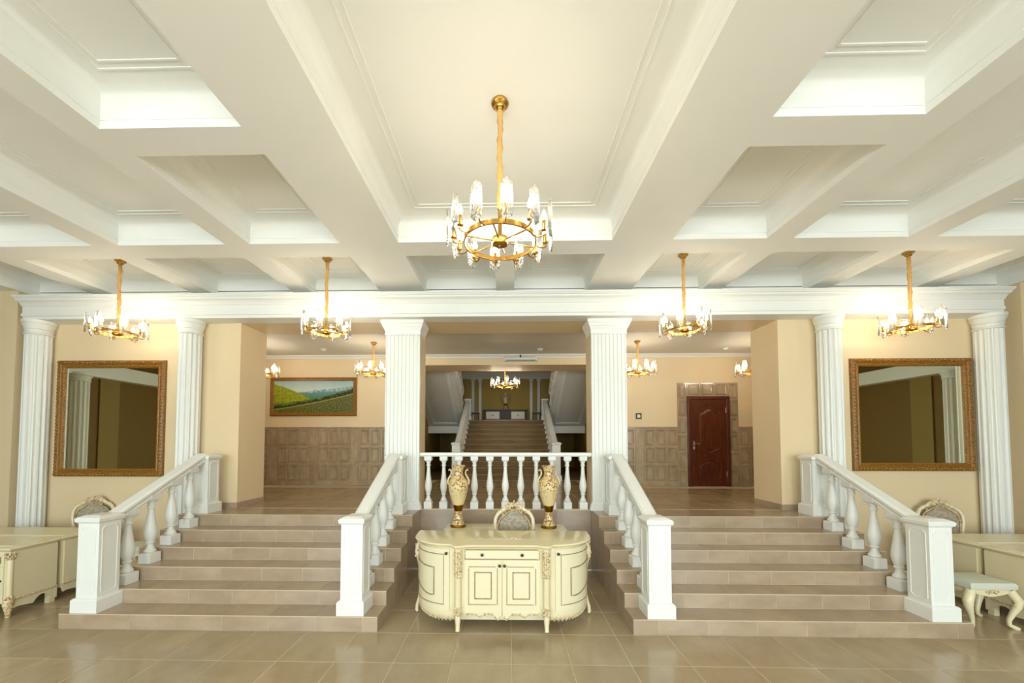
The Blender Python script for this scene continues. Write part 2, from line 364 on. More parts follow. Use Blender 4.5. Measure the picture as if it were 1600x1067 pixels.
for x0, x1, y0, y1, d in cells:
    m = MB()
    for q in (d, d + .06):
        m.loops([[(x0+e, y0+e, z), (x1-e, y0+e, z), (x1-e, y1-e, z), (x0+e, y1-e, z)] for e, z in ((q, ZC), (q, ZC-.007), (q+.014, ZC-.007), (q+.014, ZC))], ring=True)
    for z in (4.545,):                                   # thin fillet on the beam faces
        m.loops([[(x0+e, y0+e, zz), (x1-e, y0+e, zz), (x1-e, y1-e, zz), (x0+e, y1-e, zz)] for e, zz in ((0, z), (.006, z), (.006, z+.01), (0, z+.01))], ring=True)
    # small cove where the beams meet the ceiling
    m.loops([[(x0+e, y0+e, z), (x1-e, y0+e, z), (x1-e, y1-e, z), (x0+e, y1-e, z)] for e, z in [(.10*(1 - math.cos(k*PI/12)), ZC - .10*(1 - math.sin(k*PI/12))) for k in range(7)] + [(0, ZC)]], ring=True)
    obj('coffer_moulding', m, M['ceiling'], ce, 35)

# ------------------------------------------------------------------ entablature and columns
prof = [(0, 4.01), (.28, 4.01), (.28, 4.055), (.30, 4.06), (.30, 4.105), (.285, 4.11), (.285, 4.215), (.30, 4.22), (.31, 4.24), (.335, 4.27), (.375, 4.29), (.38, 4.30), (.38, 4.315), (.40, 4.32), (.41, 4.335), (.42, 4.34), (.42, 4.36), (0, 4.36)]
en = MB(); lps = []
for d, z in prof:
    e = max(0, d - .28) * .12; lps.append([(-7.77 - e, YW, z), (-7.77 - e, YW - d, z), (7.60 + e, YW - d, z), (7.60 + e, YW, z)])
en.strip([[l[i] for l in lps] for i in range(4)])
struct('trim_1', en, M['white_plaster'])
def fluted(r, n, z0, z1, dp=.12):
    lp = []
    for k in range(n * 8):
        a = 2*PI*k/(n*8); ph = (k % 8) / 8
        rr = r if ph < .3 else r * (1 - dp * math.sin((ph - .2) / .8 * PI))
        lp.append((rr*math.cos(a), rr*math.sin(a)))
    return [[(x, y, z) for x, y in lp] for z in (z0, z1)]
cmesh = MB().loops(fluted(.155, 14, .0, 3.80, .17), caps=True).mesh('column_shaft', M['white'], 28)
capm = MB().lathe([(.15, 3.775), (.168, 3.785), (.172, 3.80), (.16, 3.815), (.16, 3.85), (.166, 3.86), (.172, 3.865), (.165, 3.875), (.172, 3.905), (.188, 3.935), (.192, 3.945), (.18, 3.95), (.196, 3.965), (.20, 3.985), (.20, 4.01)], 40).mesh('capital', M['white'], 35)
def column(x, y, label):
    t = thing('fluted_column', label, 'column', (x, y, 0)); obj('shaft', cmesh, None, t); obj('capital', capm, None, t); return t
column(-5.12, 6.06, 'white fluted round column between the ornate gilded mirror and the painting hall opening')
column(-7.66, 6.06, 'white fluted round column at the room corner, next to the taller gilded mirror')
column(5.08, 6.06, 'white fluted round column between the gilded mirror and the opening to the wooden door')
column(7.52, 6.06, 'white fluted round column at the room corner, next to the wider gilded mirror')
for s in (-1, 1):
    c = column(s*(WING - .22), 1.62, 'white fluted round column against the dark brown wall seen in the %s mirror' % ('taller' if s < 0 else 'wider')); c.scale = (1.55, 1.55, 1)
def pilaster(s, label):
    t = thing('pilaster', label, 'column', (s * 1.665, 0, 0))
    obj('pier', MB().box(-.28, .28, YW - .01, 6.56, L, SOF - .03), M['beige'], t)
    pts = []; n = 9; wd = .56 / n
    for k in range(n):
        x = -.28 + k * wd
        pts += [(x, 6.13), (x + wd*.22, 6.13), (x + wd*.32, 6.148), (x + wd*.68, 6.148), (x + wd*.78, 6.13)]
    pts += [(.28, 6.13), (.28, 6.19), (-.28, 6.19)]
    obj('fluted_panel', MB().prism(pts, 'Z', L + .12, 3.79), M['white'], t)
    def rect(d, z): return [(-.28-d, 6.13-d, z), (.28+d, 6.13-d, z), (.28+d, 6.19, z), (-.28-d, 6.19, z)]
    obj('base', MB().loops([rect(.04, L), (rect(.04, L+.05)), rect(.03, L+.055), rect(.032, L+.085), rect(.012, L+.10), rect(.012, L+.125), rect(0, L+.13)], caps=True), M['white'], t)
    def rc(d, z): return [(-.28-d, 6.13-d, z), (.28+d, 6.13-d, z), (.28+d, 6.5, z), (-.28-d, 6.5, z)]
    obj('capital', MB().loops([rc(.0, 3.78), rc(.012, 3.785), rc(.012, 3.80), rc(.004, 3.805), rc(.01, 3.85), rc(.03, 3.89), rc(.032, 3.90), rc(.04, 3.905), rc(.05, 3.94), rc(.068, 3.97), rc(.07, 4.01)], caps=True), M['white_plaster'], t)
pilaster(-1, 'square white fluted pilaster between the central balustrade and the painting hall')
pilaster(1, 'square white fluted pilaster between the central balustrade and the hall with the door')

# ------------------------------------------------------------------ upper hall
HO = 2.35; ZO = 3.95
hb = MB()
for s in (-1, 1):
    a, b = sorted((s*HO, s*(XW + .5))); hb.box(a, b, YH, YH2, L, ZO)
hb.box(-XW - .5, XW + .5, YH, YH2, ZO, ZC)
struct('wall_back', hb, M['beige'])
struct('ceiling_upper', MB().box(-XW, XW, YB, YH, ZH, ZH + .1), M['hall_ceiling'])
struct('trim_5', MB().prism([(YH, 4.115), (YH - .03, 4.12), (YH - .035, 4.14), (YH - .07, 4.17), (YH - .09, 4.18), (YH - .09, ZH), (YH, ZH)], 'X', -XW, XW), M['white_plaster'])
for s, nm in ((-1, 'wall_hall_left'), (1, 'wall_hall_right')):
    a, b = sorted((s*XW, s*(XW + .5))); struct(nm, MB().box(a, b, YB, YH, L, ZC), M['beige'])
# glazed relief tiles of the dado
def relief_tile(w, h, plain=False):
    m = MB().cbox(-w/2+.002, w/2-.002, -h+.002, -.002, -.0, .012, .003)
    m.v = [(x, -z, -y) for x, y, z in m.v]                # face to -y, z from 0 up to h
    if not plain:
        m.frame(-w/2 + .03, w/2 - .03, .035, h - .035, [(0, .012), (.008, .034), (.016, .034), (.028, .012)])
        m.frame(-w/2 + .062, w/2 - .062, .07, h - .07, [(0, .012), (.006, .021), (.012, .021), (.02, .012)])
    return m
PW, PH = .262, .437; Z0T = L + .10
rt = relief_tile(PW, PH).mesh('relief_tile', M['wall_tile']); pt = relief_tile(PW * .8, PH, True).mesh('plain_tile', M['wall_tile'])
wb = bpy.data.objects['wall_back']
DX0, DX1, DZ1 = 4.43, 5.445, 3.15
SX0, SX1, SZ1 = 4.20, 5.67, 3.49
def dado(xa, xb, tag0):
    ws = []; k = tag0
    while xa + sum(q[0] for q in ws) < xb - .12: ws.append((PW if k % 4 else PW * .8, k)); k += 1
    f = (xb - xa) / sum(q[0] for q in ws); x = xa
    for wd, k in ws:
        for r_ in range(3): obj('dado_tile', rt if k % 4 else pt, None, wb, loc=(x + wd*f/2, YH - .001, Z0T + r_*PH)).scale.x = f
        x += wd * f
    obj('dado_cap', MB().box(xa, xb, YH - .028, YH, Z0T + 3*PH, Z0T + 3*PH + .035), M['wall_tile'], wb)
    obj('dado_base', MB().box(xa, xb, YH - .018, YH, L, Z0T - .002), M['wall_tile'], wb)
dado(-6.45, -2.36, 2); dado(2.36, SX0, 1); dado(SX1, 6.6, 1)
# tiled door surround
sh = (SZ1 - L) / 6
for x0, x1 in ((SX0, DX0), (DX1, SX1)):
    me = relief_tile(x1 - x0, sh).mesh('surround_tile', M['wall_tile'])
    for q in range(6): obj('surround_tile', me, None, wb, loc=((x0+x1)/2, YH - .004, L + q*sh))
tw = (DX1 - DX0) / 3
me = relief_tile(tw, SZ1 - DZ1).mesh('surround_tile', M['wall_tile'])
for q in range(3): obj('surround_tile', me, None, wb, loc=(DX0 + (q+.5)*tw, YH - .004, DZ1))

# ------------------------------------------------------------------ wooden door
dr = obj('door_1', MB().frame(DX0, DX1, L - .10, DZ1, [(0, 0), (0, .05), (.015, .06), (.07, .06), (.085, .045), (.09, 0)], YH - .012), M['door'], kind='structure')
dx0, dx1, dz0, dz1 = DX0 + .088, DX1 - .088, L + .008, DZ1 - .088; yf = YH - .045
leaf = obj('door_leaf', MB().box(dx0, dx1, yf, yf + .04, dz0, dz1), M['door'], dr)
cx = (dx0 + dx1) / 2; hw = (dx1 - dx0)/2 - .13
def arch(z0, zs, rise, foot=0):
    p = [(cx - hw, z0 + foot)]
    if foot:
        p = [(cx - hw, z0 + foot), (cx - hw + .06, z0 + foot - .01), (cx - hw*.5, z0 + foot*.6 + rise*0), (cx, z0), (cx + hw*.5, z0 + foot*.6), (cx + hw - .06, z0 + foot - .01), (cx + hw, z0 + foot)]
    else: p = [(cx - hw, z0), (cx + hw, z0)]
    top = []
    for k in range(13):
        u = 1 - k/6; q = abs(u); h = rise * (1 - q**2 / .5) if q < .5 else rise * .5 * (1 - (q - .5)/.5)**1.5
        top.append((cx + hw*u, zs + h))
    return p + top
def inset(pl, d):
    ax = sum(p[0] for p in pl)/len(pl); az = sum(p[1] for p in pl)/len(pl); sx = max(p[0] for p in pl) - ax; sz = max(p[1] for p in pl) - az
    return [(ax + (x-ax)*(1 - d/sx), az + (z-az)*(1 - d/sz)) for x, z in pl]
for pl in (arch(1.85 - .12, 2.74, .14, .10), arch(dz0 + .13, 1.46, .16)):
    m = MB().loops([[(x, yf - h, z) for x, z in inset(pl, d)] for d, h in ((0, 0), (.006, .012), (.02, .014), (.03, .002), (.05, .002), (.09, .016))], caps=False)
    m.add([(x, yf - .016, z) for x, z in inset(pl, .09)], [tuple(range(len(pl)))])
    obj('raised_panel', m, M['door'], leaf, 30)
hd = MB().box(dx0 + .035, dx0 + .075, yf - .008, yf, 1.84, 2.06); hd.tube([(dx0+.055, yf-.005, 1.99), (dx0+.055, yf-.05, 1.99), (dx0+.07, yf-.055, 1.99), (dx0+.18, yf-.05, 1.985)], .011)
hd.blob((dx0+.055, yf-.01, 1.89), .016)
o = obj('handle', hd, M['chrome'], leaf); o['label'] = 'bright metal lever handle'
for z in (1.2, 2.75): obj('hinge', MB().tube([(dx1 - .006, yf - .004, z), (dx1 - .006, yf - .004, z + .12)], .009), M['chrome'], dr)

# ------------------------------------------------------------------ stair hall behind
SYF = 10.81; NR = 11; SR = 1.85 / NR; ST = .289; ZL = L + 1.85; YT = SYF + (NR-1)*ST; YS = 16.0; ZS = 4.95; XS = 2.80
struct('wall_stair_left', MB().box(-XS - .3, -XS, YH2, YS + .3, L, ZS), M['ochre'])
struct('wall_stair_right', MB().box(XS, XS + .3, YH2, YS + .3, L, ZS), M['ochre'])
struct('wall_stair_back', MB().box(-XS, XS, YS, YS + .3, L, ZS), M['ochre'])
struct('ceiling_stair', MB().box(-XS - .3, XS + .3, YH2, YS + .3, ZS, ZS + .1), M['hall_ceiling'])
struct('floor_stair', MB().box(-XS, XS, SYF, YS, L - .2, L), M['upper_stone'])
struct('floor_landing', MB().box(-XS, XS, YT + .025, YS, ZL - .22, ZL), M['upper_stone'])
struct('trim_6', MB().prism([(YS, 4.66), (YS - .06, 4.67), (YS - .07, 4.72), (YS - .12, 4.80), (YS - .14, 4.84), (YS - .14, ZS), (YS, ZS)], 'X', -XS, XS), M['white_plaster'])
tp = MB()
for x in (-1.40, -1.10, 1.04, 1.35): tp.box(x - .055, x + .055, YS - .05, YS, ZL, 4.66)
for x in (-1.40, -1.10, 1.04, 1.35): tp.box(x - .085, x + .085, YS - .07, YS, 4.58, 4.66)
struct('trim_7', tp, M['white'])
st = thing('grand_staircase', 'dim stone staircase rising to the landing with the console table', 'staircase', (0, 0, 0))
pr = [(SYF + .02, L)]
for i in range(NR - 1): pr += [(SYF + .02 + i*ST, L + (i+1)*SR - .03), (SYF + .02 + (i+1)*ST, L + (i+1)*SR - .03)]
pr += [(YT - .001, L + NR*SR - .23), (YT - .001, L)]
obj('stair_body', MB().prism(pr, 'X', -1.5, 1.5), M['upper_stone'], st)
for i in range(NR):
    z1 = L + (i+1)*SR; y0 = SYF + i*ST
    obj('tread', MB().box(-1.52, 1.52, y0 - .02, y0 + ST + .0 if i < NR-1 else y0 + .12, z1 - .03, z1 + (.001 if i == NR-1 else 0)), M['upper_tread'], st)
    obj('riser', MB().box(-1.5, 1.5, y0, y0 + .02, z1 - SR, z1 - .03), M['upper_stone'], st)
for s in (-1, 1):
    t = thing('return_flight', 'pale panelled underside of the return flight above the dark passage on the %s side' % ('painting' if s < 0 else 'door'), 'staircase', (0, 0, 0))
    a, b = sorted((s*1.52, s*2.78)); sl = SR / ST
    ya, yb = YT - .03, YH2 + .04; za, zb = 2.57, 2.57 + sl * (ya - yb)
    obj('soffit', MB().prism([(ya, za), (yb, zb), (yb, zb + .22), (ya, za + .22)], 'X', a, b), M['hall_ceiling'], t)
    obj('beam', MB().box(a, b, ya - .12, ya + .02, 2.34, 2.58), M['white'], t)
    def so(x, k, h): return (x, ya - (ya - yb)*k, za + (zb - za)*k - h)
    m = MB()
    for d in (.18, .23):
        q = d / 3.4; xa, xb = a + d, b - d
        m.loops([[so(xa+e, q+e/3, h), so(xb-e, q+e/3, h), so(xb-e, .96-q-e/3, h), so(xa+e, .96-q-e/3, h)] for e, h in ((0, 0), (0, .015), (.03, .015), (.03, 0))], ring=True)
    obj('panel_moulding', m, M['white'], t)
    xi = s*1.45
    st2 = MB().prism([(ya, za + .20), (yb, zb + .20), (yb, zb + .34), (ya, za + .34)], 'X', *sorted((s*1.50, s*1.63)))
    obj('stringer', st2, M['white'], t)

# ------------------------------------------------------------------ balustrades
def baluster_mesh(H, big):
    k = 1.0 if big else .8
    m = MB().square([(.078*k, 0), (.078*k, .105), (.07*k, .112), (.048*k, .118)])
    m.lathe([(.05*k, .115), (.066*k, .125), (.066*k, .14), (.05*k, .155), (.035*k, .19), (.033*k, .215), (.048*k, .222), (.05*k, .235), (.04*k, .243), (.05*k, .262), (.066*k, .31), (.072*k, .355), (.068*k, .40), (.055*k, .47), (.042*k, .55), (.034*k, H-.20), (.033*k, H-.165), (.046*k, H-.16), (.048*k, H-.145), (.036*k, H-.138), (.038*k, H-.115), (.055*k, H-.085), (.06*k, H-.075)], 20, caps=False)
    m.square([(.05*k, H-.08), (.068*k, H-.07), (.074*k, H-.06), (.074*k, H)])
    return m.mesh('baluster', M['white'], 40)
RAILP = [(-.065, -.13), (.065, -.13), (.07, -.10), (.06, -.085), (.078, -.06), (.085, -.05), (.085, -.02), (.06, 0), (-.06, 0), (-.085, -.02), (-.085, -.05), (-.078, -.06), (-.06, -.085), (-.07, -.10)]
def rail(A, B, prof=RAILP):
    return MB().loops([[(p[0] + u, p[1], p[2] + v) for u, v in prof] for p in (A, B)], caps=True)
def newel(parent, x, y, z0, z1, hw=.12, big=1.0):
    b = hw * 1.25
    o = obj('newel_post', MB().square([(hw, z0 + .14), (hw, z1 - .06)]), M['white'], parent, loc=(x, y, 0))
    obj('plinth', MB().square([(b, z0), (b, z0 + .135), (b - .012, z0 + .15), (hw + .002, z0 + .155)]), M['white'], o)
    obj('cap', MB().square([(hw, z1 - .085), (hw + .018, z1 - .07), (hw + .022, z1 - .06), (hw + .025, z1 - .035), (hw + .012, z1 - .02), (hw - .035, z1), ]), M['white'], o)
    m = MB(); za, zb = z0 + .19, z1 - .12; c = .03; d = hw - .03
    pl = [(-d + c, za), (d - c, za), (d, za + c), (d, zb - c), (d - c, zb), (-d + c, zb), (-d, zb - c), (-d, za + c)]
    for ang in range(4):
        m.M = Matrix.Rotation(ang * PI/2, 4, 'Z')
        def sc_(e, h): return [(px * (1 - e/d), -hw - h, (za+zb)/2 + (pz - (za+zb)/2) * (1 - e/((zb-za)/2))) for px, pz in pl]
        m.loops([sc_(0, 0), sc_(.002, .005), sc_(.010, .005), sc_(.012, 0)], ring=True)
    obj('panel_moulding', m, M['white'], o)
    return o
bm = baluster_mesh(.80, True); bmc = baluster_mesh(.845, False)
def flight_rail(x, label):
    t = thing('balustrade', label, 'balustrade', (x, D1, 0), group='stair balustrades')
    newel(t, 0, .165, RISE, 1.22); newel(t, 0, 1.70, L, 1.85, .115)
    z = lambda y: 1.215 + .505 * (y - .30)
    obj('handrail', rail((0, .283, z(.283)), (0, 1.588, z(1.588))), M['white'], t, 30)
    for i in range(1, 5):
        y = TR * i + .19; o = obj('baluster', bm, None, t, loc=(0, y, (i+1)*RISE)); o.scale.z = (z(y) - .10 - (i+1)*RISE) / .80
flight_rail(-4.635, 'white stair balustrade on the painting hall flight, its lower post before the cream desks')
flight_rail(-1.675, 'white stair balustrade beside the reception counter on the flight to the painting hall')
flight_rail(1.675, 'white stair balustrade beside the reception counter on the flight to the door hall')
flight_rail(4.635, 'white stair balustrade on the door hall flight, its lower post next to the cushioned stool')
t = thing('balustrade', 'white level balustrade of eleven balusters above the reception counter', 'balustrade', (0, 6.26, L), group='stair balustrades')
obj('handrail', MB().prism([(-.07, .845), (.07, .845), (.075, .855), (.085, .865), (.085, .895), (.075, .908), (-.075, .908), (-.085, .895), (-.085, .865), (-.075, .855)], 'X', -1.385, 1.385), M['white'], t)
for k in range(-5, 6): obj('baluster', bmc, None, t, loc=(k * .2515, 0, .004))
for s in (-1, 1):
    t = thing('balustrade', 'shadowed balustrade of the stone staircase, on the side of the %s' % ('landscape painting' if s < 0 else 'wooden door'), 'balustrade', (s*1.385, 0, 0), group='stone staircase balustrades')
    newel(t, 0, SYF - .12, L, 2.03, .115); newel(t, 0, YT + .14, ZL, 3.60, .105)
    sl = SR/ST; z = lambda y: 1.98 + (3.52 - 1.98) * (y - SYF) / (YT - SYF)
    obj('handrail', rail((0, SYF, z(SYF)), (0, YT + .04, z(YT + .04))), M['white'], t, 30)
    for i in range(NR - 1):
        y = SYF + (i + .5) * ST; zz = L + (i+1)*SR; o = obj('baluster', bm, None, t, loc=(0, y, zz)); o.scale = (.9, .9, (z(y) - .11 - zz) / .80)
    t = thing('balustrade', 'shadowed upper balustrade along the return flight, on the side of the %s' % ('landscape painting' if s < 0 else 'wooden door'), 'balustrade', (s*1.575, 0, 0), group='return flight balustrades')
    zb = lambda y: 2.92 + sl * (YT - .03 - y)
    obj('handrail', rail((0, YT - .2, zb(YT - .2) + .82), (0, 11.9, zb(11.9) + .82)), M['white'], t, 30)
    for i in range(6):
        y = YT - .25 - i*.3; o = obj('baluster', bm, None, t, loc=(0, y, zb(y))); o.scale = (.9, .9, .9)

# ------------------------------------------------------------------ chandeliers
def chandelier(n, rr, rg, drop, nsp, label, loc, hs=1.0):
    t = thing('chandelier', label, 'chandelier', loc)
    obj('canopy', MB().lathe([(.066, 0), (.07, -.012), (.066, -.022), (.045, -.03), (.042, -.05), (.03, -.062), (.012, -.07)], 28), M['brass'], t, 40)
    z1 = -drop + .26
    pts = []; k = 0; z = -.065; lps = []
    nseg = max(6, int((-.065 - z1) / .022))
    for q in range(nseg + 1):
        z = -.065 + (z1 + .065) * q / nseg; a0 = q * .9; r0 = .021 + .0025*math.sin(q*1.9) + .002*math.sin(q*.6)
        ox, oy = .003*math.sin(q*.3), .003*math.cos(q*.23)
        lps.append([(ox + r0*(1 + .16*math.cos(3*(2*PI*i/10) + a0))*math.cos(2*PI*i/10), oy + r0*(1 + .16*math.cos(3*(2*PI*i/10) + a0))*math.sin(2*PI*i/10), z) for i in range(10)])
    obj('chain_sleeve', MB().loops(lps, caps=True), M['sleeve'], t, 60)
    obj('stem', MB().lathe([(.014, z1 + .01), (.02, z1), (.015, z1 - .01), (.015, -drop + .03), (.02, -drop + .02)], 16), M['brass'], t, 40)
    obj('hub', MB().lathe([(.02, .03), (.06, .028), (.062, .02), (.062, -.02), (.06, -.026), (.045, -.032), (.012, -.034), (.008, -.042), (.002, -.044)], 28, (0, 0, -drop)), M['brass'], t, 40)
    obj('ring', MB().loops([[(r_*math.cos(2*PI*i/56), r_*math.sin(2*PI*i/56), -drop + z) for i in range(56)] for r_, z in ((rr, -.018), (rr, .018), (rr - .01, .018), (rr - .01, -.018))], ring=True), M['brass'], t, 40)
    spm = MB().tube([(.05, 0, 0), (rr - .005, 0, 0)], .006, 6).mesh('spoke', M['brass'])
    for k in range(nsp): obj('spoke', spm, None, t, loc=(0, 0, -drop), rz=2*PI*k/nsp + .35)
    rc = rg - .05
    am = MB().tube([(rr - .004, 0, -.005), (rr + (rc-rr)*.3, 0, -.028), (rr + (rc-rr)*.8, 0, -.03), (rc + .012, 0, -.015), (rc + .004, 0, .006), (rc - .012, 0, .004)], .006, 6)
    am.lathe([(.016, .004), (.022, .008), (.022, .012), (.012, .016)], 12, (rc, 0, 0)); am.tube([(rc + .01, 0, .03), (rg - .006, 0, .03)], .004, 5)
    am = am.mesh('arm', M['brass'], 50)
    cm = MB().lathe([(.012, .012), (.013, .02), (.013, .085), (.011, .09)], 12, (rc, 0, 0)).mesh('candle', M['brass'], 50)
    bu = MB().lathe([(.009, .088), (.014, .098), (.0175, .112), (.0165, .126), (.010, .143), (.004, .158), (.001, .166)], 10, (rc, 0, 0)).mesh('bulb', M['bulb'], 60)
    # rounded glass blade
    gm = MB(); H = .285*hs; W = .043*hs; lps = []
    for s_ in range(13):
        v = s_/12; zc = -.055 + H*v; e = min(v, 1-v)*H
        wv = W if e >= W else math.sqrt(max(0, W*W - (W-e)**2)); wv = max(wv, .006)
        fr = [(rg + .010*(1 - (u/3)**2), wv*u/3, zc) for u in range(-3, 4)]; bk = [(rg - .006 + .010*(1 - (u/3)**2), wv*u/3, zc) for u in range(3, -4, -1)]
        lps.append(fr + bk)
    gm.loops(lps, caps=True); gm = gm.mesh('glass_shade', M['glass'], 50)
    for k in range(n):
        a = 2*PI*(k + .25)/n - PI/2
        A = obj('arm', am, None, t, loc=(0, 0, -drop), rz=a)
        obj('candle', cm, None, A); obj('bulb', bu, None, A); obj('glass_shade', gm, None, A)
    return t
chandelier(12, .285, .41, 1.13, 6, 'large brass ring chandelier with twelve glass blades above the reception counter', (-.025, 2.95, ZC))
sm = chandelier(8, .225, .335, 1.10, 4, 'brass chandelier with glass blades hanging before the opening to the painting hall', (-2.62, 5.49, ZC))
copy_tree(sm, None, (2.575, 5.49, ZC), None, 'brass chandelier with glass blades hanging before the opening to the wooden door')
copy_tree(sm, None, (-5.74, 5.49, ZC), None, 'brass chandelier with glass blades hanging above the taller gilded mirror')
copy_tree(sm, None, (5.76, 5.49, ZC), None, 'brass chandelier with glass blades hanging above the wider gilded mirror')
hm = chandelier(10, .25, .375, .68, 5, 'brass chandelier hanging from the hall ceiling beside the landscape painting and the pilaster', (-2.87, 8.19, ZH))
copy_tree(hm, None, (2.82, 8.19, ZH), None, 'brass chandelier hanging from the hall ceiling between pilaster and wooden door')
copy_tree(hm, None, (-5.38, 8.19, ZH), None, 'chandelier half hidden by the wall edge at the outer end of the landscape painting')
copy_tree(hm, None, (5.31, 8.19, ZH), None, 'chandelier half hidden by the wall edge beyond the wooden door')
chandelier(10, .27, .41, 1.34, 5, 'lit chandelier hanging over the dim stone staircase', (-.03, 10.75, ZS))

# ------------------------------------------------------------------ mirrors and painting
FR = [(0, 0), (0, .035), (.012, .05), (.035, .06), (.06, .052), (.07, .04), (.085, .038), (.095, .046), (.108, .046), (.12, .03), (.13, .012), (.13, 0)]
def framed(name, label, cat, x0, x1, z0, z1, y, pmat, k=1.0, child='glass'):
    t = thing(name, label, cat, ((x0+x1)/2, y, z0)); hw, h = (x1-x0)/2, z1-z0
    f = obj('frame', MB().frame(-hw, hw, 0, h, [(a*k, b*k) for a, b in FR]), M['gilt'], t, 30)
    m = MB()
    for side in range(2):
        n = int(h / (.055*k))
        for i in range(n): m.blob(((-1, 1)[side]*(hw - .035*k), -.055*k, (i+.5)*h/n), (.022*k, .016*k, .02*k), 6, 4)
        n = int(2*hw / (.055*k))
        for i in range(n): m.blob((-hw + (i+.5)*2*hw/n, -.055*k, (.035*k, h - .035*k)[side]), (.02*k, .016*k, .022*k), 6, 4)
    obj('carved_beading', m, M['gilt_dark'], f, 60, kind='stuff')
    d = .12*k
    obj(child, MB().box(-hw + d, hw - d, -.016, -.004, d, h - d), pmat, t)
framed('wall_mirror', 'nearly square gilded wall mirror above the cream desks, the taller of the two mirrors', 'mirror', -7.443, -5.62, 1.473, 3.393, YW, M['mirror'])
framed('wall_mirror', 'gilded wall mirror beside the flight to the wooden door, the wider of the two mirrors', 'mirror', 5.497, 7.365, 1.584, 3.37, YW, M['mirror'])
framed('landscape_painting', 'wide gilt-framed painting of green hills and distant mountains above the tiled dado', 'painting', -5.91, -3.72, 2.68, 3.65, YH, M['painting'], .75, 'canvas')

# ------------------------------------------------------------------ small fittings in the upper hall
t = thing('air_curtain', 'long white box unit fixed under the ceiling trim above the stair opening', 'air conditioner', (.36, YH, 4.03))
obj('casing', MB().prism([(0, 0), (-.10, .0), (-.12, .03), (-.12, .08), (-.09, .105), (0, .105)], 'X', -.40, .40), M['plastic'], t)
obj('end_cap', MB().box(.385, .41, -.125, 0, -.004, .11), M['white'], t); obj('outlet_slot', MB().box(-.36, .36, -.124, -.10, .008, .02), M['black'], t)
t = thing('surveillance_camera', 'tiny camera on a bracket above the white box unit', 'camera', (.36, YH - .09, 4.14))
obj('bracket', MB().box(-.03, .03, -.02, 0, .03, .06), M['plastic'], t); obj('body', MB().tube([(0, -.03, .03), (0, -.03, -.03)], .018, 10), M['black'], t)
for x, y, lb in ((.80, 8.85, 'small white smoke detector on the ceiling above the stair opening'), (-4.25, 8.75, 'small white smoke detector on the ceiling in front of the landscape painting'), (5.05, 8.85, 'small white smoke detector on the ceiling in front of the wooden door')):
    t = thing('smoke_detector', lb, 'smoke detector', (x, y, ZH)); obj('base', MB().lathe([(.07, 0), (.07, -.015), (.06, -.02)], 20), M['plastic'], t, 40); obj('cover', MB().lathe([(.058, -.018), (.055, -.035), (.03, -.05), (.01, -.052)], 20), M['plastic'], t, 40)
t = thing('wall_switch', 'small square dark-framed switch on the beige wall beside the wooden door', 'switch', (3.26, YH, 2.60))
obj('frame', MB().frame(-.07, .07, 0, .14, [(0, 0), (0, .012), (.03, .016), (.03, 0)]), M['dark_wood'], t); obj('button', MB().cbox(-.04, .04, -.014, 0, .03, .11), M['plastic'], t)

# ------------------------------------------------------------------ vases
VB = [(.078, .318), (.098, .38), (.122, .46), (.141, .54), (.148, .60), (.142, .655), (.118, .695), (.085, .72), (.070, .75), (.066, .79), (.070, .83), (.084, .868), (.10, .885), (.103, .892), (.098, .897), (.085, .885), (.065, .85), (.058, .80)]
def vase(label, loc):
    t = thing('vase', label, 'vase', loc)
    obj('body', MB().lathe(VB, 32), M['vase'], t, 50)
    obj('gold_band', MB().lathe([(.052, .222), (.056, .232), (.062, .26), (.074, .312), (.081, .318), (.08, .325)], 32), M['vase_gold'], t, 50)
    obj('pedestal', MB().lathe([(.095, .03), (.092, .05), (.08, .075), (.066, .12), (.055, .17), (.050, .205), (.055, .215), (.053, .225)], 32), M['vase'], t, 50)
    obj('foot', MB().lathe([(.112, 0), (.116, .008), (.116, .022), (.108, .032), (.09, .036)], 32), M['vase_gold'], t, 40)
    for s in (-1, 1):
        obj('handle', MB().tube([(s*.135, 0, .60), (s*.158, 0, .64), (s*.155, 0, .68), (s*.135, 0, .72), (s*.112, 0, .755), (s*.105, 0, .79), (s*.112, 0, .825), (s*.13, 0, .838), (s*.142, 0, .828), (s*.138, 0, .815)], [.012, .014, .015, .014, .013, .012, .012, .011, .01, .007], 8), M['vase'], t, 60)
    return t
RTZ = .80
vase('tall cream and brown handled vase on the rear table, standing nearer the painting hall flight', (-.69, 5.66, RTZ))
vase('tall cream handled vase with gold band on the rear table, nearer the door hall flight', (.635, 5.62, RTZ))

# ------------------------------------------------------------------ furniture helpers
def cabriole(h, dx, dy, k=1.0, r=1.0):
    n = math.hypot(dx, dy); dx, dy = dx/n, dy/n
    pts = [(0, 1), (.012, .88), (.03, .74), (.026, .58), (.010, .40), (-.004, .22), (-.004, .10), (.018, .03), (.03, .018)]
    rad = [.034, .036, .036, .030, .022, .017, .016, .02, .014]
    return MB().tube([(dx*o*k*1.4, dy*o*k*1.4, h*z) for o, z in pts], [q*r for q in rad], 10)
def carving(m, pts, r):
    for x, y, z in pts: m.blob((x, y, z), (r*random.uniform(.8, 1.3), r*.7, r*random.uniform(.8, 1.3)), 6, 4)
    return m

